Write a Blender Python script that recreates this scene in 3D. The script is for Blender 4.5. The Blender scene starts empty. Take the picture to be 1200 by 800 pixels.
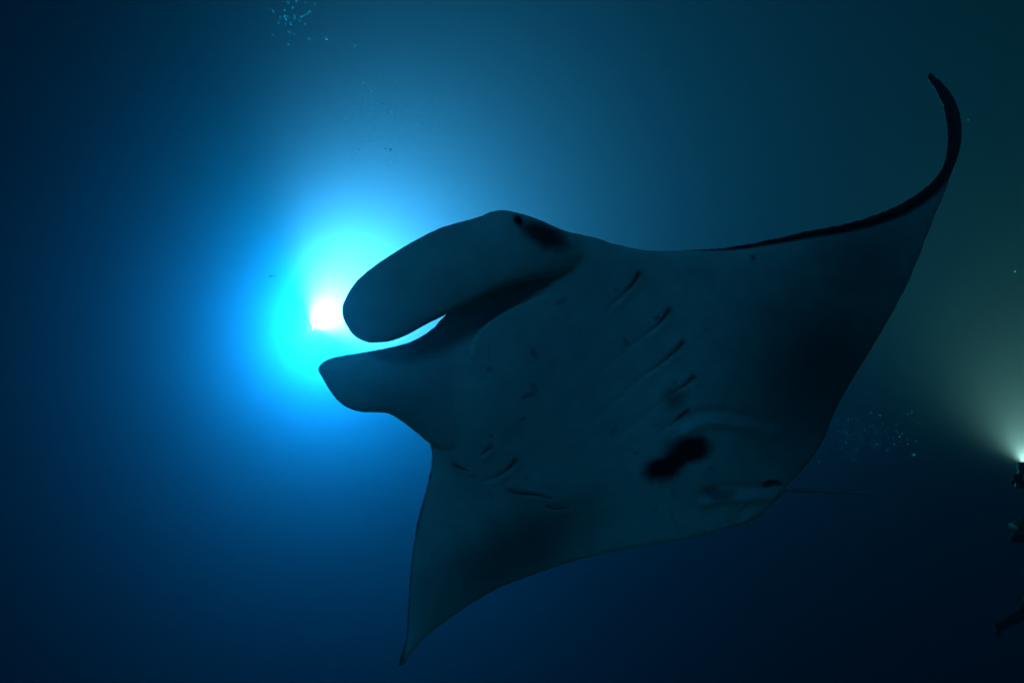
import bpy, bmesh, math, random
import numpy as np
from mathutils import Vector, Matrix, noise
from mathutils.geometry import delaunay_2d_cdt

C = bpy.context.scene
COL = C.collection
R = math.radians

# ------------------------------------------------------------------ camera
F = 715.0                                   # focal length in photo pixels (1200 wide)
PITCH = R(30)
CAM = Vector((0.0, 0.0, 4.0))
cd = bpy.data.cameras.new('camera')
cam = bpy.data.objects.new('camera', cd)
COL.objects.link(cam)
cam.location = CAM
cam.rotation_euler = (math.pi / 2 + PITCH, 0, 0)
cd.sensor_width = 36.0
cd.lens = 36.0 * F / 1200.0
cd.clip_start = 0.05
cd.clip_end = 500
C.camera = cam
FWD = Vector((0, math.cos(PITCH), math.sin(PITCH)))
UP = Vector((0, -math.sin(PITCH), math.cos(PITCH)))
RIGHT = Vector((1, 0, 0))


def at(px, py, d):
    """the place d metres in front of the camera along the sight line of a photo point"""
    return CAM + RIGHT * ((px - 600) / F * d) + UP * ((400 - py) / F * d) + FWD * d


# ------------------------------------------------------------------ world: dim night water all round
w = bpy.data.worlds.new('World')
C.world = w
w.use_nodes = True
bg = w.node_tree.nodes['Background']
bg.inputs['Color'].default_value = (0.01, 0.55, 1.0, 1)
bg.inputs['Strength'].default_value = 0.009

# faint directional fill light added from behind the camera to brighten the ray's belly
fill_sun = bpy.data.lights.new('fill_sun', 'SUN')
fill_sun.energy = 0.42
fill_sun.color = (0.05, 0.47, 1.0)
fill_sun.angle = R(12)
so = bpy.data.objects.new('fill_sun', fill_sun)
COL.objects.link(so)
so.rotation_euler = Vector((0.25, 1.0, -0.05)).to_track_quat('-Z', 'Y').to_euler()

C.view_settings.view_transform = 'Standard'
C.view_settings.look = 'None'
C.view_settings.exposure = 0
C.view_settings.gamma = 1
C.view_settings.use_curve_mapping = False
C.render.engine = 'CYCLES'
C.cycles.volume_bounces = 0
C.cycles.max_bounces = 6
C.cycles.use_denoising = True

# ------------------------------------------------------------------ the lit lamps of the photo
LAMP = at(366.3, 381.2, 21.94)                    # video light behind the ray
TORCH = at(1199, 541, 5.20)                  # diver's torch at the right edge


def lamp(name, kind, loc, energy, color, direction=None, angle=120, blend=1.0, radius=0.03):
    l = bpy.data.lights.new(name, kind)
    l.energy = energy
    l.color = color
    l.shadow_soft_size = radius
    o = bpy.data.objects.new(name, l)
    COL.objects.link(o)
    o.location = loc
    if kind == 'SPOT':
        l.spot_size = R(angle)
        l.spot_blend = blend
        o.rotation_euler = Vector(direction).to_track_quat('-Z', 'Y').to_euler()
    return o


BEAM = (RIGHT * 0.713 + UP * 0.694 + FWD * -0.102).normalized()
FLOOD = (RIGHT * 0.807 + UP * -0.541 + FWD * -0.239).normalized()
TBEAM = (RIGHT * 0.561 + UP * 0.688 + FWD * 0.460).normalized()
WARM = (RIGHT * 0.650 + UP * 0.300 + FWD * -0.698).normalized()
lamp('video_light_beam', 'SPOT', LAMP, 107966, (1.000, 0.273, 0.194), BEAM, 162, 1.0, 0.05)
lamp('video_light_flood', 'SPOT', LAMP, 70024, (1.000, 0.204, 0.220), FLOOD, 176, 1.0, 0.05)
lamp('video_light_warm', 'SPOT', LAMP, 4551366, (1.0, 0.012, 0.008), WARM, 62, 1.0, 0.05)
lamp('torch_beam', 'SPOT', TORCH, 8868, (0.66, 1.0, 0.29), TBEAM, 134, 1.0, 0.02)


# ------------------------------------------------------------------ helpers
def mat(name, base=(0.5, 0.5, 0.5), rough=0.6, metal=0.0, emit=None, estr=0.0, spec=0.5):
    m = bpy.data.materials.new(name)
    m.use_nodes = True
    b = m.node_tree.nodes['Principled BSDF']
    b.inputs['Base Color'].default_value = (*base, 1)
    b.inputs['Roughness'].default_value = rough
    b.inputs['Metallic'].default_value = metal
    b.inputs['Specular IOR Level'].default_value = spec
    if emit:
        b.inputs['Emission Color'].default_value = (*emit, 1)
        b.inputs['Emission Strength'].default_value = estr
    return m


def grain(m, dark, light, scale, bump=0.0, lo=0.35, hi=0.65):
    """procedural mottling and fine relief on a material"""
    nt = m.node_tree
    b = nt.nodes['Principled BSDF']
    tc = nt.nodes.new('ShaderNodeTexCoord')
    n = nt.nodes.new('ShaderNodeTexNoise')
    n.inputs['Scale'].default_value = scale
    n.inputs['Detail'].default_value = 6
    cr = nt.nodes.new('ShaderNodeValToRGB')
    cr.color_ramp.elements[0].position = lo
    cr.color_ramp.elements[0].color = (*dark, 1)
    cr.color_ramp.elements[1].position = hi
    cr.color_ramp.elements[1].color = (*light, 1)
    nt.links.new(tc.outputs['Object'], n.inputs['Vector'])
    nt.links.new(n.outputs['Fac'], cr.inputs['Fac'])
    nt.links.new(cr.outputs['Color'], b.inputs['Base Color'])
    if bump:
        bp = nt.nodes.new('ShaderNodeBump')
        bp.inputs['Strength'].default_value = bump
        bp.inputs['Distance'].default_value = 0.01
        nt.links.new(n.outputs['Fac'], bp.inputs['Height'])
        nt.links.new(bp.outputs['Normal'], b.inputs['Normal'])
    return m


def tag(o, label=None, cat=None, group=None, kind=None):
    for k, v in (('label', label), ('category', cat), ('group', group), ('kind', kind)):
        if v:
            o[k] = v
    return o


def obj(name, me, m=None, parent=None, smooth=True):
    if isinstance(me, bmesh.types.BMesh):
        bm = me
        me = bpy.data.meshes.new(name)
        bm.to_mesh(me)
        bm.free()
    o = bpy.data.objects.new(name, me)
    COL.objects.link(o)
    if m:
        me.materials.clear()
        me.materials.append(m)
    if smooth:
        me.polygons.foreach_set('use_smooth', [True] * len(me.polygons))
    if parent:
        o.parent = parent
        o.matrix_parent_inverse = parent.matrix_world.inverted()
    return o


def empty(name, loc):
    o = bpy.data.objects.new(name, None)
    COL.objects.link(o)
    o.location = loc
    o.matrix_world = Matrix.Translation(loc)
    return o


def tube(bm, pts, radii, n=10, flat=1.0, side=None):
    """round or flattened tapered tube with rounded ends along points"""
    pts = [Vector(p) for p in pts]
    rings = []
    up = Vector((0, 0, 1)) if side is None else Vector(side)
    for i, p in enumerate(pts):
        t = (pts[min(i + 1, len(pts) - 1)] - pts[max(i - 1, 0)]).normalized()
        a = t.cross(up)
        if a.length < 1e-4:
            a = t.cross(Vector((0, 1, 0.1)))
        a.normalize()
        b = t.cross(a).normalized()
        rings.append([bm.verts.new(p + (a * math.cos(2 * math.pi * k / n) + b * math.sin(2 * math.pi * k / n) * flat) * radii[i]) for k in range(n)])
    for r0, r1 in zip(rings, rings[1:]):
        for k in range(n):
            bm.faces.new((r0[k], r0[(k + 1) % n], r1[(k + 1) % n], r1[k]))
    bm.faces.new(rings[0])
    bm.faces.new(rings[-1][::-1])


def lathe(bm, base, axis, prof, n=24):
    """prof = (distance along axis, radius) pairs"""
    axis = Vector(axis).normalized()
    a = axis.cross(Vector((0.3, 0.2, 0.9))).normalized()
    b = axis.cross(a)
    rings = []
    for h, r in prof:
        r = max(r, 1e-4)
        rings.append([bm.verts.new(Vector(base) + axis * h + (a * math.cos(2 * math.pi * k / n) + b * math.sin(2 * math.pi * k / n)) * r) for k in range(n)])
    for r0, r1 in zip(rings, rings[1:]):
        for k in range(n):
            bm.faces.new((r0[k], r0[(k + 1) % n], r1[(k + 1) % n], r1[k]))
    bm.faces.new(rings[0])
    bm.faces.new(rings[-1][::-1])


def spline(pts, per=8, closed=False):
    """Catmull-Rom through points of any dimension"""
    P = np.array(pts, float)
    n = len(P)
    out = []
    for i in range(n if closed else n - 1):
        if closed:
            p0, p1, p2, p3 = P[(i - 1) % n], P[i], P[(i + 1) % n], P[(i + 2) % n]
        else:
            p0, p1, p2, p3 = P[max(i - 1, 0)], P[i], P[i + 1], P[min(i + 2, n - 1)]
        for k in range(per):
            t = k / per
            out.append(0.5 * ((2 * p1) + (-p0 + p2) * t + (2 * p0 - 5 * p1 + 4 * p2 - p3) * t * t + (-p0 + 3 * p1 - 3 * p2 + p3) * t ** 3))
    if not closed:
        out.append(P[-1])
    return np.array(out)


def seg_dist(Q, poly, closed=True):
    """distance from each point of Q to a polyline, and the place along it"""
    Q = np.asarray(Q, float)
    best = np.full(len(Q), 1e9)
    where = np.zeros(len(Q))
    n = len(poly)
    m = n if closed else n - 1
    for i in range(m):
        a, b = poly[i], poly[(i + 1) % n]
        d = b - a
        t = np.clip(((Q - a) @ d) / max(d @ d, 1e-9), 0, 1)
        r = np.linalg.norm(Q - (a + t[:, None] * d), axis=1)
        k = r < best
        best[k] = r[k]
        where[k] = (i + t[k]) / m
    return best, where


def inside(Q, poly):
    x, y = Q[:, 0], Q[:, 1]
    r = np.zeros(len(Q), bool)
    n = len(poly)
    for i in range(n):
        x0, y0 = poly[i]
        x1, y1 = poly[(i + 1) % n]
        c = ((y0 > y) != (y1 > y)) & (x < (x1 - x0) * (y - y0) / ((y1 - y0) if y1 != y0 else 1e-9) + x0)
        r ^= c
    return r


MS = 0.62                                   # the ray is a young one, 2.4 m across, close to the camera


class Field:
    """thin-plate surface through a few (x, y, value) control points"""
    def __init__(self, ctrl):
        P = np.array(ctrl, float)
        self.p = P[:, :2] / 300
        n = len(P)
        K = self.U(np.linalg.norm(self.p[:, None] - self.p[None], axis=2)) + np.eye(n) * 1e-3
        A = np.zeros((n + 3, n + 3))
        A[:n, :n] = K
        A[:n, n:] = np.c_[np.ones(n), self.p]
        A[n:, :n] = A[:n, n:].T
        self.w = np.linalg.solve(A, np.r_[P[:, 2], 0, 0, 0])

    def U(self, r):
        return np.where(r > 1e-9, r * r * np.log(np.maximum(r, 1e-9)), 0)

    def __call__(self, Q):
        q = np.asarray(Q, float) / 300
        r = np.linalg.norm(q[:, None] - self.p[None], axis=2)
        return MS * (self.U(r) @ self.w[:-3] + self.w[-3] + q @ self.w[-2:])


def world(Q, d):
    Q = np.asarray(Q, float)
    d = np.asarray(d, float)
    X = (Q[:, 0] - 600) / F * d
    Y = (400 - Q[:, 1]) / F * d
    return np.array(CAM) + X[:, None] * np.array(RIGHT) + Y[:, None] * np.array(UP) + d[:, None] * np.array(FWD)


def photo(W):
    V = np.asarray(W, float) - np.array(CAM)
    d = V @ np.array(FWD)
    return np.c_[600 + (V @ np.array(RIGHT)) / d * F, 400 - (V @ np.array(UP)) / d * F], d


def blade(outline, depth, front, back, step=6.0, per=5):
    """a closed fleshy sheet: outline, its own depth surface, and the belly-side and back-side thickness"""
    poly = spline(outline, per, True)
    x0, y0 = poly.min(0)
    x1, y1 = poly.max(0)
    gx, gy = np.meshgrid(np.arange(x0, x1, step), np.arange(y0, y1, step * 0.87))
    gx[1::2] += step / 2
    G = np.c_[gx.ravel(), gy.ravel()]
    G = G[inside(G, poly)]
    dist, _ = seg_dist(G, poly)
    G = G[dist > step * 0.5]
    nb = len(poly)
    allp = [Vector(p) for p in poly] + [Vector(p) for p in G]
    v, e, f, ov, oe, of = delaunay_2d_cdt(allp, [], [list(range(nb))], 1, 1e-4)
    Q = np.array([tuple(p) for p in v])
    D, _ = seg_dist(Q, poly)
    on = D < 1e-2
    W = world(Q, depth(Q))
    e1 = world(Q + [1, 0], depth(Q + [1, 0])) - W
    e2 = world(Q + [0, 1], depth(Q + [0, 1])) - W
    N = np.cross(e1, e2)
    N /= np.linalg.norm(N, axis=1)[:, None]
    toc = np.array(CAM) - W
    N *= np.sign((N * toc).sum(1))[:, None]
    A = W + N * np.where(on, 0, MS * front(Q, D))[:, None]
    B = W - N * np.where(on, 0, MS * back(Q, D))[:, None]
    bm = bmesh.new()
    va = [bm.verts.new(p) for p in A]
    vb = [va[i] if on[i] else bm.verts.new(B[i]) for i in range(len(B))]
    for t in f:
        try:
            bm.faces.new([va[i] for i in t])
        except ValueError:
            pass
        try:
            bm.faces.new([vb[i] for i in t][::-1])
        except ValueError:
            pass
    bmesh.ops.recalc_face_normals(bm, faces=bm.faces)
    return bm


def dome(D, w, t):
    """rounded edge profile: 0 at the rim, t beyond w pixels"""
    u = np.clip(D / w, 0, 1)
    return t * np.sqrt(np.maximum(1 - (1 - u) ** 2, 0))


def sstep(a, b, x):
    u = np.clip((x - a) / (b - a), 0, 1)
    return u * u * (3 - 2 * u)


# ------------------------------------------------------------------ the sea water (hazy) and the seabed far below the view
hz = bmesh.new()
bmesh.ops.create_cube(hz, size=1)
BOX = ((-34, -1.2, -3), (34, 50, 36))
for v in hz.verts:
    v.co = Vector([BOX[0][i] if v.co[i] < 0 else BOX[1][i] for i in range(3)])
hm = bpy.data.materials.new('sea_water')
hm.use_nodes = True
nt = hm.node_tree
nt.nodes.clear()
out = nt.nodes.new('ShaderNodeOutputMaterial')
pv = nt.nodes.new('ShaderNodeVolumePrincipled')
pv.inputs['Density'].default_value = 0.3939
pv.inputs['Color'].default_value = (0.2521, 0.0336, 0.1014, 1)
pv.inputs['Absorption Color'].default_value = (0.0002, 0.8359, 0.9556, 1)
pv.inputs['Anisotropy'].default_value = 0.8330
nt.links.new(pv.outputs['Volume'], out.inputs['Volume'])
haze = obj('haze', hz, hm, smooth=False)
tag(haze, 'deep blue hazy night sea water lit by the lamps', 'sea water', kind='stuff')

sb = bmesh.new()
bmesh.ops.create_grid(sb, x_segments=60, y_segments=60, size=24)
for v in sb.verts:
    v.co.z = 0.35 * noise.noise(v.co * 0.25) + 0.12 * noise.noise(v.co * 0.9) - 1.0
    v.co.y += 0
sm = grain(mat('seabed_sand', rough=0.95), (0.10, 0.10, 0.09), (0.30, 0.28, 0.24), 1.2, 0.6)
seabed = obj('seabed', sb, sm)
seabed.location.y = 24
tag(seabed, 'dark sandy seabed lost in the night water below', 'seabed', kind='structure')

# ------------------------------------------------------------------ manta ray
disc_line = [
    (461, 797), (469, 766), (475, 744), (477, 712), (479, 680), (481, 656), (484, 634), (488, 610), (496, 582), (502, 558), (505, 537),
    (503, 520), (500, 490), (506, 450), (513, 412), (517, 388), (521, 371), (534, 352), (562, 322), (602, 286), (640, 268), (662, 270), (697, 278), (730, 287),
    (762, 292), (800, 292), (850, 289), (900, 280), (950, 269), (995, 260), (1040, 245), (1076, 225), (1098, 205), (1107, 187),
    (1109.5, 159), (1106, 132), (1097, 108), (1087, 94), (1078, 81.5), (1089, 83), (1106, 97.5), (1118, 112.5), (1125.5, 132), (1128, 153), (1125.5, 177),
    (1117, 200), (1107, 228), (1094, 258), (1079, 297), (1062, 337), (1040, 378), (1018, 415), (1000, 444), (980, 480), (968, 510),
    (950, 540), (928, 564), (918, 575), (906, 589), (890, 606), (857, 618), (830, 627), (782, 636), (745, 642), (696, 652), (660, 662),
    (620, 676), (588, 688), (560, 704), (532, 722), (500, 746), (483, 766)]
upper_lobe = [
    (712, 283), (680, 274), (660, 269), (637, 259), (619, 252), (600, 247), (587, 245.5), (572, 248.5), (559, 254), (540, 259), (517, 266), (495, 276),
    (469, 291), (446, 305.5), (424, 322), (410.6, 337), (402, 353), (399.5, 364), (403, 377.5), (410.6, 390), (420, 398), (435, 402.5),
    (457, 400.7), (476, 394), (499, 381.5), (517.5, 372), (540, 361), (562, 350), (585, 339), (611, 332), (645, 325), (690, 322), (715, 305)]
lower_lobe = [
    (517, 373), (508, 383), (495, 392.5), (476, 401.5), (450, 407.5), (424, 412), (394, 417), (380.6, 421.7), (373.5, 428), (372, 434.5), (379, 446),
    (387, 460), (397.5, 472), (409, 479.5), (424, 483.5), (439, 483.6), (455.6, 485.5), (472, 495.5), (491, 510), (503, 520), (530, 530),
    (570, 510), (590, 460), (580, 412), (556, 374), (533, 362)]

disc_depth = Field([
    (720, 450, 3.00), (600, 430, 2.78), (520, 450, 2.66), (560, 350, 2.62), (660, 270, 2.72), (900, 570, 3.24), (820, 620, 3.26),
    (700, 650, 3.20), (504, 530, 2.80), (560, 620, 3.03), (490, 600, 2.95), (560, 704, 3.22), (475, 744, 3.25), (468, 780, 3.36), (461, 797, 3.40),
    (800, 292, 2.92), (900, 281, 3.03), (1000, 258, 3.14), (950, 400, 3.17), (1000, 440, 3.28), (1060, 338, 3.32),
    (1060, 237, 3.26), (1107, 187, 3.40), (1122, 190, 3.58), (1109, 150, 3.52), (1128, 153, 3.74), (1084, 90, 3.70), (1110, 102, 3.86), (968, 510, 3.28)])
spine = np.array([(505, 430), (640, 445), (760, 490), (870, 560)], float)


def body_bump(Q):
    r, s = seg_dist(Q, spine, False)
    return np.exp(-(r / 105.0) ** 2) * (1 - 0.65 * s)


def tip_fade(Q):
    return 1 - 0.55 * sstep(300, 620, np.hypot(Q[:, 0] - 720, Q[:, 1] - 450))


belly = lambda Q, D: dome(D, 34, 0.030) * tip_fade(Q) + 0.085 * body_bump(Q) * sstep(0, 90, D)
backs = lambda Q, D: dome(D, 34, 0.034) * tip_fade(Q) + 0.20 * body_bump(Q) * sstep(0, 90, D)
parts = [blade(disc_line, disc_depth, belly, backs)]
up_depth = Field([(400, 364, 2.36), (470, 300, 2.42), (480, 385, 2.40), (587, 250, 2.58), (600, 330, 2.56), (650, 275, 2.68), (650, 320, 2.70), (705, 285, 2.86), (700, 320, 2.90)])
parts.append(blade(upper_lobe, up_depth, lambda Q, D: dome(D, 48, 0.052), lambda Q, D: dome(D, 48, 0.06), 5))
lo_depth = Field([(372, 434, 2.50), (420, 480, 2.52), (440, 412, 2.50), (515, 378, 2.60), (500, 515, 2.74), (580, 450, 2.76)])
parts.append(blade(lower_lobe, lo_depth, lambda Q, D: dome(D, 44, 0.05), lambda Q, D: dome(D, 44, 0.06), 5))

jm = bpy.data.meshes.new('manta_ray')
bmj = bmesh.new()
for b in parts:
    t = bpy.data.meshes.new('t')
    b.to_mesh(t)
    b.free()
    bmj.from_mesh(t)
    bpy.data.meshes.remove(t)
bmj.to_mesh(jm)
bmj.free()
src = bpy.data.objects.new('src', jm)
COL.objects.link(src)
md = src.modifiers.new('r', 'REMESH')
md.mode = 'VOXEL'
md.voxel_size = 0.0085 * MS
ms = src.modifiers.new('s', 'SMOOTH')
ms.factor = 0.5
ms.iterations = 5
dg = bpy.context.evaluated_depsgraph_get()
mesh = bpy.data.meshes.new_from_object(src.evaluated_get(dg))
bpy.data.objects.remove(src)
mesh.name = 'manta_ray'

nv = len(mesh.vertices)
co = np.empty(nv * 3)
mesh.vertices.foreach_get('co', co)
co = co.reshape(-1, 3)
nr = np.empty(nv * 3)
mesh.vertex_normals.foreach_get('vector', nr)
nr = nr.reshape(-1, 3)
px, dep = photo(co)
toc = np.array(CAM) - co
toc /= np.linalg.norm(toc, axis=1)[:, None]
facing = (nr * toc).sum(1)
vent = facing > 0.02                                                # the belly side
disc_poly = spline(disc_line, 5, True)

# gill slits, five each side, as they lie on the belly
gills = [[(749, 321), (742, 332), (731, 343), (720, 354)], [(784, 364), (775, 376), (762, 388)], [(800, 402), (790, 412), (774, 425), (758, 437)],
         [(813, 442), (802, 451), (789, 460)], [(806, 482), (796, 490), (784, 499)],
         [(533, 545), (540, 548), (549, 551)], [(575, 524), (569, 528), (563, 533)], [(604, 540), (598, 547), (588, 554), (576, 561)],
         [(597, 575), (612, 578), (628, 579), (647, 583)], [(642, 594), (654, 596), (668, 594)]]
creases = [[(720, 354), (706, 370)], [(762, 388), (735, 410), (705, 436)], [(758, 437), (730, 462), (695, 492)], [(789, 460), (755, 488), (725, 512)],
           [(784, 499), (765, 512)], [(576, 561), (564, 564), (551, 558)]]
move = np.zeros(nv)
for g in gills:
    r, s = seg_dist(px, spline(g, 5), False)
    move -= 0.006 * np.exp(-(r / 2.4) ** 2) * (1 - 0.5 * s)
    r2, _ = seg_dist(px, spline(g, 5) + np.array([4.5, 3.5]), False)
    move += 0.004 * np.exp(-(r2 / 4.5) ** 2)
for g in creases:
    r, s = seg_dist(px, spline(g, 5), False)
    move -= 0.0035 * np.exp(-(r / 3.5) ** 2) * (1 - 0.6 * s)
# folds of the pelvic fins at the rear of the belly
for line, h, wd in (([(800, 506), (815, 497), (840, 494), (870, 498), (905, 508)], 0.020, 7.0), ([(826, 588), (850, 583), (880, 583), (912, 580)], 0.016, 6.0),
                    ([(868, 612), (885, 600)], 0.008, 4)):
    r, s = seg_dist(px, spline(line, 6), False)
    move += h * np.exp(-(r / wd) ** 2) * (1 - 0.5 * s)
    r, s = seg_dist(px, spline(line, 6) - np.array([0, 11.0]), False)
    move -= h * 0.8 * np.exp(-(r / wd) ** 2) * (1 - 0.5 * s)
# hollow of the mouth between the two cephalic fins
inmouth = np.exp(-(((px[:, 0] - 585) / 48) ** 2 + ((px[:, 1] - 378) / 30) ** 2))
move -= 0.05 * inmouth * (disc_depth(px) - 0.06 * MS < dep)
co[vent] += MS * nr[vent] * move[vent][:, None]
mesh.vertices.foreach_set('co', co.ravel())


# pigment of the skin: 1 = dark marking, 0 = pale belly
wob = np.array([tuple(noise.noise_vector(Vector((p[0] * 0.045, p[1] * 0.045, 3.1)))) [:2] for p in px]) * 5.0
wob += np.array([tuple(noise.noise_vector(Vector((p[0] * 0.16, p[1] * 0.16, 8.7)))) [:2] for p in px]) * 2.2


def blob(cx, cy, rx, ry, rot=0.0, soft=0.35):
    c, s = math.cos(R(rot)), math.sin(R(rot))
    x, y = px[:, 0] + wob[:, 0] - cx, px[:, 1] + wob[:, 1] - cy
    u = np.hypot((x * c + y * s) / rx, (-x * s + y * c) / ry)
    return 1 - sstep(1 - soft, 1 + soft, u)


dark = np.zeros(nv)


def add(v):
    global dark
    dark = np.maximum(dark, v)


add(blob(809, 526, 28, 17, -8, 0.5))
add(blob(778, 549, 26, 15, -18, 0.5))
add(blob(793, 538, 24, 13, -38, 0.5))
add(0.9 * blob(608, 261, 6, 10, -10, 0.5))
add(0.95 * blob(636, 276, 30, 13, 24, 0.6))
add(0.75 * blob(880, 302, 5, 4, 45, 0.6))
add(0.9 * blob(908, 567, 13, 3.5, -5))
add(0.8 * blob(914, 579, 3, 3))
add(0.7 * blob(927, 579, 6, 4))
add(0.7 * blob(842, 578, 22, 6, -8, 0.7))
add(0.5 * blob(955, 500, 14, 8, -20, 0.8))
add(0.6 * blob(790, 468, 14, 12, -45, 0.9))
for i, g in enumerate(gills):
    r, s = seg_dist(px, spline(g, 5), False)
    add((0.8 if i < 5 else 0.6) * np.exp(-(r / (4.6 - 2.4 * s)) ** 2) * (1 - 0.85 * s if i not in (8,) else 0.9))
# small irregular flecks and thin pale-skin scratches scattered over the belly
rs = random.Random(11)
for i in range(46):
    cx, cy = rs.uniform(540, 940), rs.uniform(330, 640)
    q = rs.uniform(1.2, 3.2)
    add(rs.uniform(0.25, 0.6) * blob(cx, cy, q * rs.uniform(1, 2.6), q, rs.uniform(-60, 60), 0.8))
for i in range(14):
    cx, cy, an, ln = rs.uniform(540, 930), rs.uniform(340, 620), rs.uniform(0, 180), rs.uniform(12, 38)
    a_ = np.array([cx, cy]) + np.array([math.cos(R(an)), math.sin(R(an))]) * np.linspace(0, ln, 5)[:, None] + np.array([[0, 0], [1, 1], [0.5, 2], [1, 1], [0, 0]])
    r, s = seg_dist(px, a_, False)
    add(rs.uniform(0.2, 0.4) * np.exp(-(r / 1.1) ** 2))
# grey trailing margins of both wings and the dark leading rim
add(0.72 * blob(598, 650, 105, 38, -31, 0.85))
add(0.84 * blob(965, 430, 95, 140, 30, 0.95))
add(0.7 * blob(1010, 330, 75, 95, 30, 0.9))
rim = spline([(770, 290), (850, 290), (900, 282), (950, 271), (995, 262), (1040, 248), (1076, 229), (1100, 206), (1113, 180), (1117, 150), (1108, 115), (1088, 92)], 6)
r, s = seg_dist(px, rim, False)
wdt = 3 + 12 * sstep(0, 0.5, s) + 6 * sstep(0.6, 1, s)
add(1 - sstep(0.55, 1.25, r / wdt))
r, s = seg_dist(px, spline([(468, 780), (475, 744), (479, 680), (484, 634), (496, 582), (503, 555)], 6), False)
add(0.9 * (1 - sstep(1, 5, r)))
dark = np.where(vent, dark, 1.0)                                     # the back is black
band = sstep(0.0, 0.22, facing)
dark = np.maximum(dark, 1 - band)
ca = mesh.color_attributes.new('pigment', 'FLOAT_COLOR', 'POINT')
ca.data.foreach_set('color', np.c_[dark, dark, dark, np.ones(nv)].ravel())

skin = mat('manta_skin', rough=0.55, spec=0.3)
nt = skin.node_tree
b = nt.nodes['Principled BSDF']
at_ = nt.nodes.new('ShaderNodeAttribute')
at_.attribute_name = 'pigment'
tc = nt.nodes.new('ShaderNodeTexCoord')
n1 = nt.nodes.new('ShaderNodeTexNoise')
n1.inputs['Scale'].default_value = 14
n1.inputs['Detail'].default_value = 8
n1.inputs['Roughness'].default_value = 0.65
nt.links.new(tc.outputs['Object'], n1.inputs['Vector'])
cr = nt.nodes.new('ShaderNodeValToRGB')
cr.color_ramp.elements[0].position = 0.3
cr.color_ramp.elements[0].color = (0.44, 0.45, 0.43, 1)
cr.color_ramp.elements[1].position = 0.7
cr.color_ramp.elements[1].color = (0.58, 0.59, 0.56, 1)
nt.links.new(n1.outputs['Fac'], cr.inputs['Fac'])
mx = nt.nodes.new('ShaderNodeMixRGB')
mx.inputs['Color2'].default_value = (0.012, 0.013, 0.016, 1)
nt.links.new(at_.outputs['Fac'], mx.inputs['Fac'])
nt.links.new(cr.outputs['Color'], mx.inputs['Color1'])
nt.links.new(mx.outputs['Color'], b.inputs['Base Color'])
n2 = nt.nodes.new('ShaderNodeTexNoise')
n2.inputs['Scale'].default_value = 240
n2.inputs['Detail'].default_value = 3
nt.links.new(tc.outputs['Object'], n2.inputs['Vector'])
bp = nt.nodes.new('ShaderNodeBump')
bp.inputs['Strength'].default_value = 0.5
bp.inputs['Distance'].default_value = 0.003
nt.links.new(n2.outputs['Fac'], bp.inputs['Height'])
nt.links.new(bp.outputs['Normal'], b.inputs['Normal'])
manta = obj('manta_ray', mesh, skin)
tag(manta, 'large manta ray gliding overhead with pale spotted belly and curled wingtip', 'manta ray')

# gill slits: dark flaps lying in the grooves
gill_mat = mat('gill_flap', (0.06, 0.062, 0.062), 0.7, spec=0.1)
vi = np.where(vent)[0]
pxv, cov, nrv = px[vi], co[vi], nr[vi]
for i, g in enumerate(gills):
    line = spline(g, 4)
    pts = []
    for q in line:
        k = np.argmin(((pxv - q) ** 2).sum(1))
        pts.append(Vector(cov[k] + nrv[k] * 0.0012))
    nn = nrv[np.argmin(((pxv - line[len(line) // 2]) ** 2).sum(1))]
    gb = bmesh.new()
    n_ = len(pts)
    tube(gb, pts, [0.0034 * MS * max(0.12, math.sin(math.pi * min(1, (j + 0.6) / n_ * (1.35 if i < 5 else 1.0)))) ** 0.8 * (1 - 0.5 * j / n_) + 0.0006 for j in range(n_)], 8, 0.35, nn)
    obj('gill_slit', gb, gill_mat, manta)

# thin whip tail
tb = bmesh.new()
tl = spline([(895, 570, 3.30), (930, 574, 3.27), (965, 575.5, 3.29), (1005, 577.5, 3.33), (1050, 579, 3.38)], 8)
tube(tb, [at(p[0], p[1], p[2] * MS) for p in tl], [0.007 * (1 - i / len(tl)) ** 0.8 + 0.0012 for i in range(len(tl))], 8)
obj('tail', tb, grain(mat('tail_skin', rough=0.6), (0.10, 0.11, 0.11), (0.22, 0.23, 0.22), 30), manta)
# the eye at the base of the upper head fin
eb = bmesh.new()
bmesh.ops.create_uvsphere(eb, u_segments=16, v_segments=10, radius=0.014 * MS)
ey = obj('eye', eb, mat('eye_black', (0.008, 0.008, 0.01), 0.15), manta)
ey.matrix_world = Matrix.Translation(at(607, 257, 2.555 * MS))

# ------------------------------------------------------------------ remeshing helper for the soft bodies
def fuse(name, bm, voxel, smooth=4):
    me = bpy.data.meshes.new(name)
    bm.to_mesh(me)
    bm.free()
    o = bpy.data.objects.new('src', me)
    COL.objects.link(o)
    m1 = o.modifiers.new('r', 'REMESH')
    m1.mode = 'VOXEL'
    m1.voxel_size = voxel
    m2 = o.modifiers.new('s', 'SMOOTH')
    m2.factor = 0.5
    m2.iterations = smooth
    r = bpy.data.meshes.new_from_object(o.evaluated_get(bpy.context.evaluated_depsgraph_get()))
    bpy.data.objects.remove(o)
    r.name = name
    return r


def limb(bm, pts, n=12):
    """tapered limb with round ends; pts = (point, radius)"""
    P = [Vector(p) for p, r in pts]
    rr = [r for p, r in pts]
    tube(bm, P, rr, n)
    for p, r in ((P[0], rr[0]), (P[-1], rr[-1])):
        bmesh.ops.create_uvsphere(bm, u_segments=12, v_segments=8, radius=r, matrix=Matrix.Translation(p))


def ellipsoid(bm, c, axes, r):
    """axes: three directions, r: three radii"""
    M = Matrix([[axes[j][i] * r[j] for j in range(3)] + [c[i]] for i in range(3)] + [[0, 0, 0, 1]])
    bmesh.ops.create_uvsphere(bm, u_segments=20, v_segments=14, radius=1, matrix=M)


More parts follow.
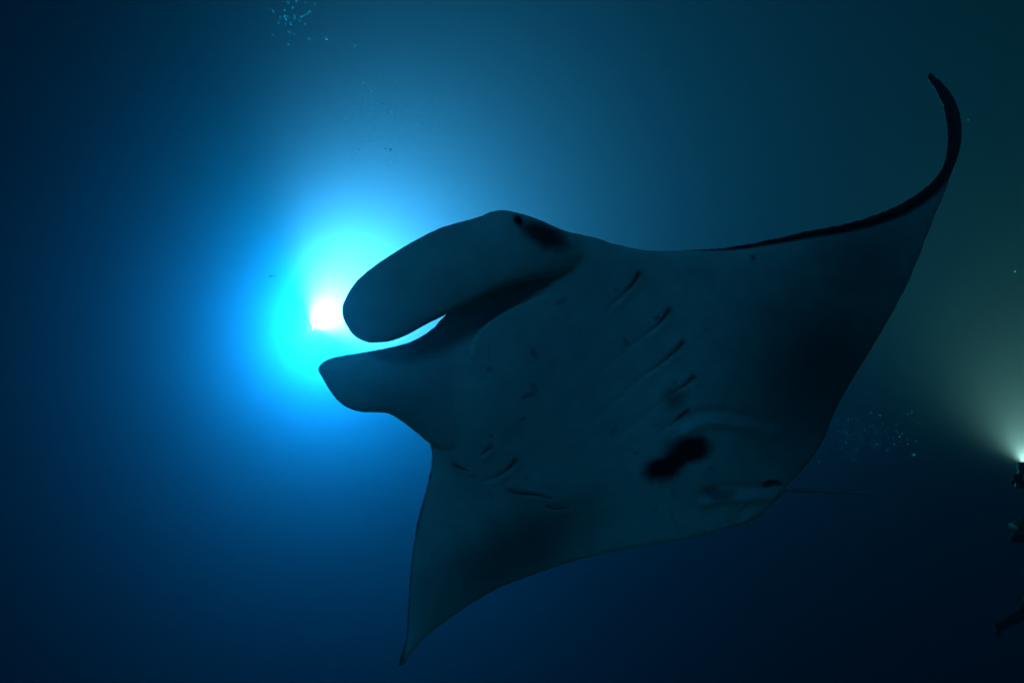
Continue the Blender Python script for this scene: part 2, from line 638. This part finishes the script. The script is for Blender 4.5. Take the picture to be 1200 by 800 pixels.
black_metal = grain(mat('black_anodised', rough=0.4, metal=0.6), (0.012, 0.012, 0.013), (0.03, 0.03, 0.032), 40)
rubber = grain(mat('black_rubber', rough=0.8, spec=0.08), (0.003, 0.003, 0.004), (0.008, 0.008, 0.009), 30)
neoprene = grain(mat('neoprene', rough=0.9, spec=0.05), (0.003, 0.003, 0.004), (0.007, 0.007, 0.008), 60, 0.3)
glow = mat('lit_lens', (0.9, 0.9, 0.9), 0.2, emit=(1.0, 0.95, 0.85), estr=120)
torch_glow = mat('torch_lens', (0.9, 0.9, 0.9), 0.2, emit=(1.0, 0.92, 0.7), estr=60)

# twin video light behind the ray, source of the blue glow
vl = empty('video_light', LAMP - BEAM * 0.35)
tag(vl, 'lit twin head video light at the white heart of the blue glow', 'video light')
side = BEAM.cross(FWD).normalized()
for sgn in (-1, 1):
    base = LAMP - BEAM * 0.42 + side * sgn * 0.12
    hb = bmesh.new()
    lathe(hb, base, BEAM, [(0, 0.02), (0.01, 0.042), (0.20, 0.045), (0.22, 0.05), (0.24, 0.045), (0.27, 0.06), (0.33, 0.07), (0.335, 0.062), (0.30, 0.06)])
    hd = obj('head', hb, black_metal, vl)
    lb = bmesh.new()
    lathe(lb, base, BEAM, [(0.302, 0.058), (0.33, 0.054), (0.35, 0.036), (0.358, 0.002)])
    obj('lens', lb, glow, hd)
bb = bmesh.new()
tube(bb, [LAMP - BEAM * 0.33 - side * 0.2, LAMP - BEAM * 0.33 + side * 0.2], [0.018, 0.018], 10)
obj('crossbar', bb, black_metal, vl)
bb = bmesh.new()
tube(bb, [LAMP - BEAM * 0.33, LAMP - BEAM * 0.46, LAMP - BEAM * 0.50 - UP * 0.16], [0.02, 0.022, 0.024], 10)
obj('handle', bb, rubber, vl)

# diver's torch
TB = TORCH - TBEAM * 0.03
dt = empty('dive_torch', TB - TBEAM * 0.2)
tag(dt, 'lit dive torch with warm beam pointing up at the right edge', 'dive torch')
b_ = bmesh.new()
lathe(b_, TB - TBEAM * 0.24, TBEAM, [(0, 0.012), (0.004, 0.021), (0.03, 0.022), (0.034, 0.019), (0.15, 0.019), (0.155, 0.022), (0.17, 0.022)])
obj('body', b_, black_metal, dt)
b_ = bmesh.new()
lathe(b_, TB - TBEAM * 0.07, TBEAM, [(0, 0.022), (0.02, 0.036), (0.03, 0.033), (0.04, 0.037), (0.065, 0.039), (0.066, 0.034), (0.05, 0.032)])
obj('head', b_, black_metal, dt)
b_ = bmesh.new()
lathe(b_, TB - TBEAM * 0.07, TBEAM, [(0.052, 0.031), (0.06, 0.028), (0.066, 0.015), (0.068, 0.001)])
obj('lens', b_, torch_glow, dt)

# ------------------------------------------------------------------ the diver holding the torch, mostly outside the right edge
dv = lambda x, y, d=0.0: at(1204 + (x - 1196) * 1.443, 622 + (y - 622) * 1.443, 5.20 + d)
pb = bmesh.new()
HEAD = dv(1196, 622)
HAND = TB - TBEAM * 0.17
ellipsoid(pb, HEAD, (RIGHT, UP, FWD), (0.092, 0.125, 0.10))
ellipsoid(pb, HEAD - RIGHT * 0.06 - UP * 0.05, (RIGHT, UP, FWD), (0.05, 0.06, 0.06))          # jaw and chin facing left
ellipsoid(pb, HEAD - RIGHT * 0.095 - UP * 0.005, (RIGHT, UP, FWD), (0.022, 0.03, 0.018))      # nose
limb(pb, [(HEAD + RIGHT * 0.03 - UP * 0.08, 0.062), (dv(1207, 648), 0.066)])
limb(pb, [(dv(1211, 655), 0.10), (dv(1216, 685), 0.145), (dv(1221, 712), 0.125), (dv(1226, 735), 0.145)], 18)
ellipsoid(pb, dv(1211, 662), (RIGHT, UP, FWD), (0.12, 0.09, 0.21))
SH1, EL1 = dv(1212, 658, -0.19), dv(1224, 612, -0.22)
limb(pb, [(SH1, 0.068), (SH1.lerp(EL1, 0.5), 0.056), (EL1, 0.046), (EL1.lerp(HAND, 0.35), 0.046), (EL1.lerp(HAND, 0.92), 0.032)])
SH2, EL2, HAND2 = dv(1212, 660, 0.19), dv(1190, 690, 0.16), dv(1172, 700, -0.02)
limb(pb, [(SH2, 0.068), (SH2.lerp(EL2, 0.5), 0.056), (EL2, 0.046), (EL2.lerp(HAND2, 0.35), 0.046), (EL2.lerp(HAND2, 0.92), 0.032)])
for z, kx, fx in ((-0.1, 1228, 1262), (0.1, 1240, 1282)):
    hip, knee, ank = dv(1226, 738, z), dv(kx, 780, z), dv(fx, 815, z * 1.2)
    limb(pb, [(hip, 0.092), (hip.lerp(knee, 0.5), 0.078), (knee, 0.058), (knee.lerp(ank, 0.3), 0.062), (ank, 0.04)])
    limb(pb, [(ank, 0.042), (ank + RIGHT * 0.1 - UP * 0.12, 0.035)])


def hand(bm, wrist, palm_dir, grip_axis, curl_to, grip):
    """gloved hand: palm, four unequal curled fingers and a thumb from the side of the palm"""
    pd = palm_dir.normalized()
    ga = grip_axis.normalized()
    n = curl_to.normalized()
    c = wrist + pd * 0.05
    ellipsoid(bm, c, (pd, ga, n), (0.052, 0.044, 0.018))
    for i, ln in enumerate((0.9, 1.0, 0.95, 0.75)):
        k = wrist + pd * 0.092 + ga * (0.033 - 0.022 * i)
        a = k + (pd * (0.9 - grip) + n * (0.25 + grip)).normalized() * 0.042 * ln
        b2 = a + (pd * (0.4 - grip * 1.4) + n * (0.8 - 0.2 * grip)).normalized() * 0.028 * ln
        e = b2 + (-pd * (0.2 + grip) + n * 0.3).normalized() * 0.022 * ln
        limb(bm, [(k - pd * 0.02, 0.0105), (k, 0.0105), (a, 0.0095), (b2, 0.009), (e, 0.008)], 8)
    t0 = wrist + pd * 0.035 + ga * 0.036
    t1 = t0 + (pd * 0.5 + ga * 0.7 + n * 0.5).normalized() * 0.04
    t2 = t1 + (pd * 0.6 - ga * 0.1 + n * 0.8).normalized() * 0.032
    limb(bm, [(t0, 0.013), (t1, 0.0105), (t2, 0.009)], 8)


ga = TBEAM
pdir = (HAND - EL1).normalized()
pdir = (pdir - ga * pdir.dot(ga)).normalized()
nrm = ga.cross(pdir)
hand(pb, HAND - pdir * 0.055 - nrm * 0.032, pdir, ga, nrm, 0.75)
pd2 = (HAND2 - EL2).normalized()
hand(pb, HAND2 - pd2 * 0.04, pd2, UP, -FWD, 0.3)
person = obj('person', fuse('person', pb, 0.0065, 4), neoprene)
tag(person, 'diver in black wetsuit and mask holding up a torch at the right edge', 'person')
mb = bmesh.new()
tube(mb, [HEAD - RIGHT * 0.075 + UP * 0.03 + FWD * f for f in (-0.078, -0.04, 0.04, 0.078)], [0.026, 0.043, 0.043, 0.026], 14)
mask = obj('mask', mb, rubber, person)
gb = bmesh.new()
ellipsoid(gb, HEAD - RIGHT * 0.112 + UP * 0.032, (RIGHT, UP, FWD), (0.011, 0.030, 0.062))
obj('lens', gb, mat('mask_glass', (0.01, 0.012, 0.014), 0.5, spec=0.05), mask)
rb = bmesh.new()
lathe(rb, HEAD - RIGHT * 0.095 - UP * 0.062, -RIGHT, [(0, 0.02), (0.012, 0.034), (0.035, 0.036), (0.045, 0.03), (0.048, 0.005)], 18)
reg = obj('regulator', rb, rubber, person)
hb = bmesh.new()
tube(hb, [tuple(p) for p in spline([tuple(HEAD - RIGHT * 0.11 - UP * 0.062 - FWD * 0.035), tuple(HEAD - RIGHT * 0.07 - UP * 0.13 - FWD * 0.2), tuple(HEAD + RIGHT * 0.14 - UP * 0.12 - FWD * 0.2), tuple(HEAD + RIGHT * 0.3 - UP * 0.2)], 6)], [0.010] * 19, 8)
obj('hose', hb, rubber, reg)
ab = bmesh.new()
lathe(ab, dv(1243, 742), UP - RIGHT * 0.17, [(0, 0.03), (0.01, 0.085), (0.55, 0.087), (0.60, 0.07), (0.63, 0.03), (0.66, 0.025), (0.68, 0.04), (0.72, 0.04), (0.725, 0.01)], 20)
obj('air_tank', ab, grain(mat('tank_paint', rough=0.35, metal=0.3), (0.05, 0.05, 0.055), (0.10, 0.10, 0.11), 12), person)
vb = bmesh.new()
limb(vb, [(dv(1206, 668, -0.1), 0.06), (dv(1207, 694, -0.13), 0.075), (dv(1212, 716, -0.12), 0.055)], 14)
limb(vb, [(dv(1206, 668, 0.1), 0.06), (dv(1207, 694, 0.13), 0.075), (dv(1212, 716, 0.12), 0.055)], 14)
limb(vb, [(dv(1224, 664, -0.08), 0.09), (dv(1230, 715, -0.08), 0.09)], 14)
limb(vb, [(dv(1224, 664, 0.08), 0.09), (dv(1230, 715, 0.08), 0.09)], 14)
obj('buoyancy_vest', fuse('buoyancy_vest', vb, 0.012, 3), rubber, person)
for z, fx in ((-0.12, 1262), (0.12, 1282)):
    a = dv(fx, 815, z) + RIGHT * 0.06 - UP * 0.07
    d = (RIGHT * 0.7 - UP * 0.7).normalized()
    fb = bmesh.new()
    rows = [(0.0, 0.05, 0.035), (0.12, 0.055, 0.03), (0.2, 0.07, 0.014), (0.45, 0.10, 0.008), (0.62, 0.11, 0.005)]
    rings = []
    nn = d.cross(FWD)
    for h, wd, th in rows:
        rings.append([fb.verts.new(a + d * h + FWD * math.cos(q * math.pi / 6) * wd + nn * math.sin(q * math.pi / 6) * th) for q in range(12)])
    for r0, r1 in zip(rings, rings[1:]):
        for q in range(12):
            fb.faces.new((r0[q], r0[(q + 1) % 12], r1[(q + 1) % 12], r1[q]))
    fb.faces.new(rings[0]); fb.faces.new(rings[-1][::-1])
    obj('fin', fb, rubber, person)

# ------------------------------------------------------------------ bubbles, drifting specks and a small fish
bm_ = bpy.data.materials.new('air_bubble')
bm_.use_nodes = True
nt = bm_.node_tree
nt.nodes.clear()
o_ = nt.nodes.new('ShaderNodeOutputMaterial')
tr = nt.nodes.new('ShaderNodeBsdfTransparent')
tl_ = nt.nodes.new('ShaderNodeBsdfTranslucent')
tl_.inputs['Color'].default_value = (0.5, 0.62, 1.0, 1)
gl = nt.nodes.new('ShaderNodeBsdfGlossy')
gl.inputs['Roughness'].default_value = 0.08
m1 = nt.nodes.new('ShaderNodeMixShader')
m1.inputs['Fac'].default_value = 0.2
m2 = nt.nodes.new('ShaderNodeMixShader')
lw = nt.nodes.new('ShaderNodeLayerWeight')
lw.inputs['Blend'].default_value = 0.25
mr = nt.nodes.new('ShaderNodeMath')
mr.operation = 'MULTIPLY_ADD'
mr.inputs[2].default_value = 0.36
mr.inputs[1].default_value = 0.6
nt.links.new(lw.outputs['Facing'], mr.inputs[0])
nt.links.new(mr.outputs[0], m2.inputs['Fac'])
nt.links.new(tl_.outputs[0], m1.inputs[1])
nt.links.new(gl.outputs[0], m1.inputs[2])
nt.links.new(tr.outputs[0], m2.inputs[1])
nt.links.new(m1.outputs[0], m2.inputs[2])
nt.links.new(m2.outputs[0], o_.inputs['Surface'])

bright_ = bm_.copy()  # brighter copy: extra light from the glow put into its colour and mix
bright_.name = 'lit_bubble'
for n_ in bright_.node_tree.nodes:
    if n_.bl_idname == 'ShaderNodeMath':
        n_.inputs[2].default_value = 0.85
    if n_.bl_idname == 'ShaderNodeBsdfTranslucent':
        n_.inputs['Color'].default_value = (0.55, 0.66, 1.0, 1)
rng = random.Random(7)
bmm = bmesh.new()
bmesh.ops.create_icosphere(bmm, subdivisions=2, radius=1)
for v in bmm.verts:
    v.co.z *= 0.8
bub_me = bpy.data.meshes.new('bubble')
bmm.to_mesh(bub_me)
bmm.free()
bub_me.polygons.foreach_set('use_smooth', [True] * len(bub_me.polygons))
bub_me.materials.append(bm_)


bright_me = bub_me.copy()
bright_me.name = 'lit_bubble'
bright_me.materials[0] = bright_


def bubble(x, y, d, rpx, label, group, me=None):
    o = bpy.data.objects.new('bubble', me or bub_me)
    COL.objects.link(o)
    r = rpx / F * d
    o.location = at(x, y, d)
    o.scale = (r, r, r)
    o.rotation_euler = (rng.uniform(-0.4, 0.4), rng.uniform(-0.4, 0.4), 0)
    tag(o, label, 'bubble', group)


A_ = [(315.5, 9.2), (320.2, 13.5), (334, 12), (346.7, 0.8), (337.5, 3.3), (357.5, 3.8), (369.6, 5.4), (363, 14), (345, 19), (345.5, 22), (353.3, 19.6), (351.7, 24.2),
      (357.5, 28.3), (340.4, 28.3), (335.4, 28), (326.3, 27), (333, 18.8), (328.3, 20.8), (336.7, 20), (338.8, 37.5), (345, 40.8), (319, 40.8), (338, 52.5), (361.7, 45.8),
      (382.5, 45), (343, 9), (356.7, 17.9), (335, 23), (360, 16)]
B_ = [(416, 54), (377, 124), (355, 158), (366, 170), (405, 167), (421, 175), (412.5, 186), (431, 166), (451, 174), (458, 175), (464.5, 166), (460, 133), (449, 121),
      (436, 107), (426, 97), (396, 101), (382.5, 110), (397.5, 110), (405, 139), (490, 146)]
C_ = [(960, 541), (1051, 505), (1054, 511), (1048, 520), (1031, 486.5), (994, 491), (991.5, 518.5), (1073, 517), (1063.7, 520), (1057, 508)]
for x, y in A_:
    bubble(x, y, rng.uniform(5.2, 6.2), rng.uniform(1.2, 2.1), 'pale air bubble in the tight cluster at the top edge of the water', 'bubbles clustered at the top edge')
for x, y in B_:
    bubble(x, y, rng.uniform(6, 8), rng.uniform(1.0, 1.7), 'tiny air bubble in the loose trail rising above the blue glow', 'bubbles trailing above the glow', bright_me)
for x, y in C_:
    bubble(x, y, rng.uniform(5.6, 6.4), rng.uniform(0.6, 1.0), 'faint tiny bubble drifting behind the rear edge of the manta ray', 'bubbles behind the manta ray')
bubble(1070.7, 532.5, 6.0, 2.0, 'brightest single bubble between the manta tail and the torch', None)


def specks(name, n, place, r0, r1, m, label, cat):
    verts, faces = [], []
    base = [(0, 0, 1), (0.94, 0, -0.33), (-0.47, 0.82, -0.33), (-0.47, -0.82, -0.33)]
    octa = [(1, 0, 0), (-1, 0, 0), (0, 1, 0), (0, -1, 0), (0, 0, 1), (0, 0, -1)]
    of = [(0, 2, 4), (2, 1, 4), (1, 3, 4), (3, 0, 4), (2, 0, 5), (1, 2, 5), (3, 1, 5), (0, 3, 5)]
    for i in range(n):
        x, y, d = place()
        c = at(x, y, d)
        r = rng.uniform(r0, r1) * d / F
        k = len(verts)
        verts += [c + Vector(q) * r * rng.uniform(0.7, 1.2) for q in octa]
        faces += [[k + q for q in f] for f in of]
    me = bpy.data.meshes.new(name)
    me.from_pydata([tuple(v) for v in verts], [], faces)
    tag(obj(name, me, m), label, cat, kind='stuff')


specks('bubble_mist', 1600, lambda: (rng.gauss(455, 38), rng.gauss(128, 32), rng.uniform(6, 10)), 0.25, 0.6, bright_, 'haze of minute bubbles spreading above the blue glow', 'bubbles')
specks('bubble_mist', 500, lambda: (rng.gauss(1012, 28), rng.gauss(512, 18), rng.uniform(6, 8)), 0.2, 0.5, bm_, 'haze of minute bubbles behind the rear edge of the manta', 'bubbles')
specks('plankton', 420, lambda: (rng.uniform(-100, 1300), rng.uniform(-60, 860), rng.uniform(4.5, 18)), 0.25, 0.6, grain(mat('plankton_specks', rough=0.8), (0.05, 0.05, 0.04), (0.3, 0.28, 0.22), 3),
       'sparse drifting plankton specks in the water', 'plankton')

fb = bmesh.new()
f0, fax = at(318, 323.5, 9.0), (RIGHT * 0.98 + UP * 0.16).normalized()
fup = FWD.cross(fax).normalized()
rings = []
for h, ht in ((-0.05, 0.002), (-0.042, 0.009), (-0.02, 0.014), (0.01, 0.012), (0.035, 0.005), (0.045, 0.004), (0.062, 0.014), (0.066, 0.012)):
    rings.append([fb.verts.new(f0 + fax * h + fup * math.sin(q * math.pi / 5) * ht + FWD * math.cos(q * math.pi / 5) * min(ht * 0.6, 0.006 if h < 0.03 else 0.002)) for q in range(10)])
for r0, r1 in zip(rings, rings[1:]):
    for q in range(10):
        fb.faces.new((r0[q], r0[(q + 1) % 10], r1[(q + 1) % 10], r1[q]))
fb.faces.new(rings[0])
fb.faces.new(rings[-1][::-1])
fish = obj('small_fish', fb, grain(mat('fish_skin', rough=0.4), (0.03, 0.03, 0.035), (0.10, 0.10, 0.10), 40))
tag(fish, 'tiny dark fish drifting in the left rim of the glow', 'fish')
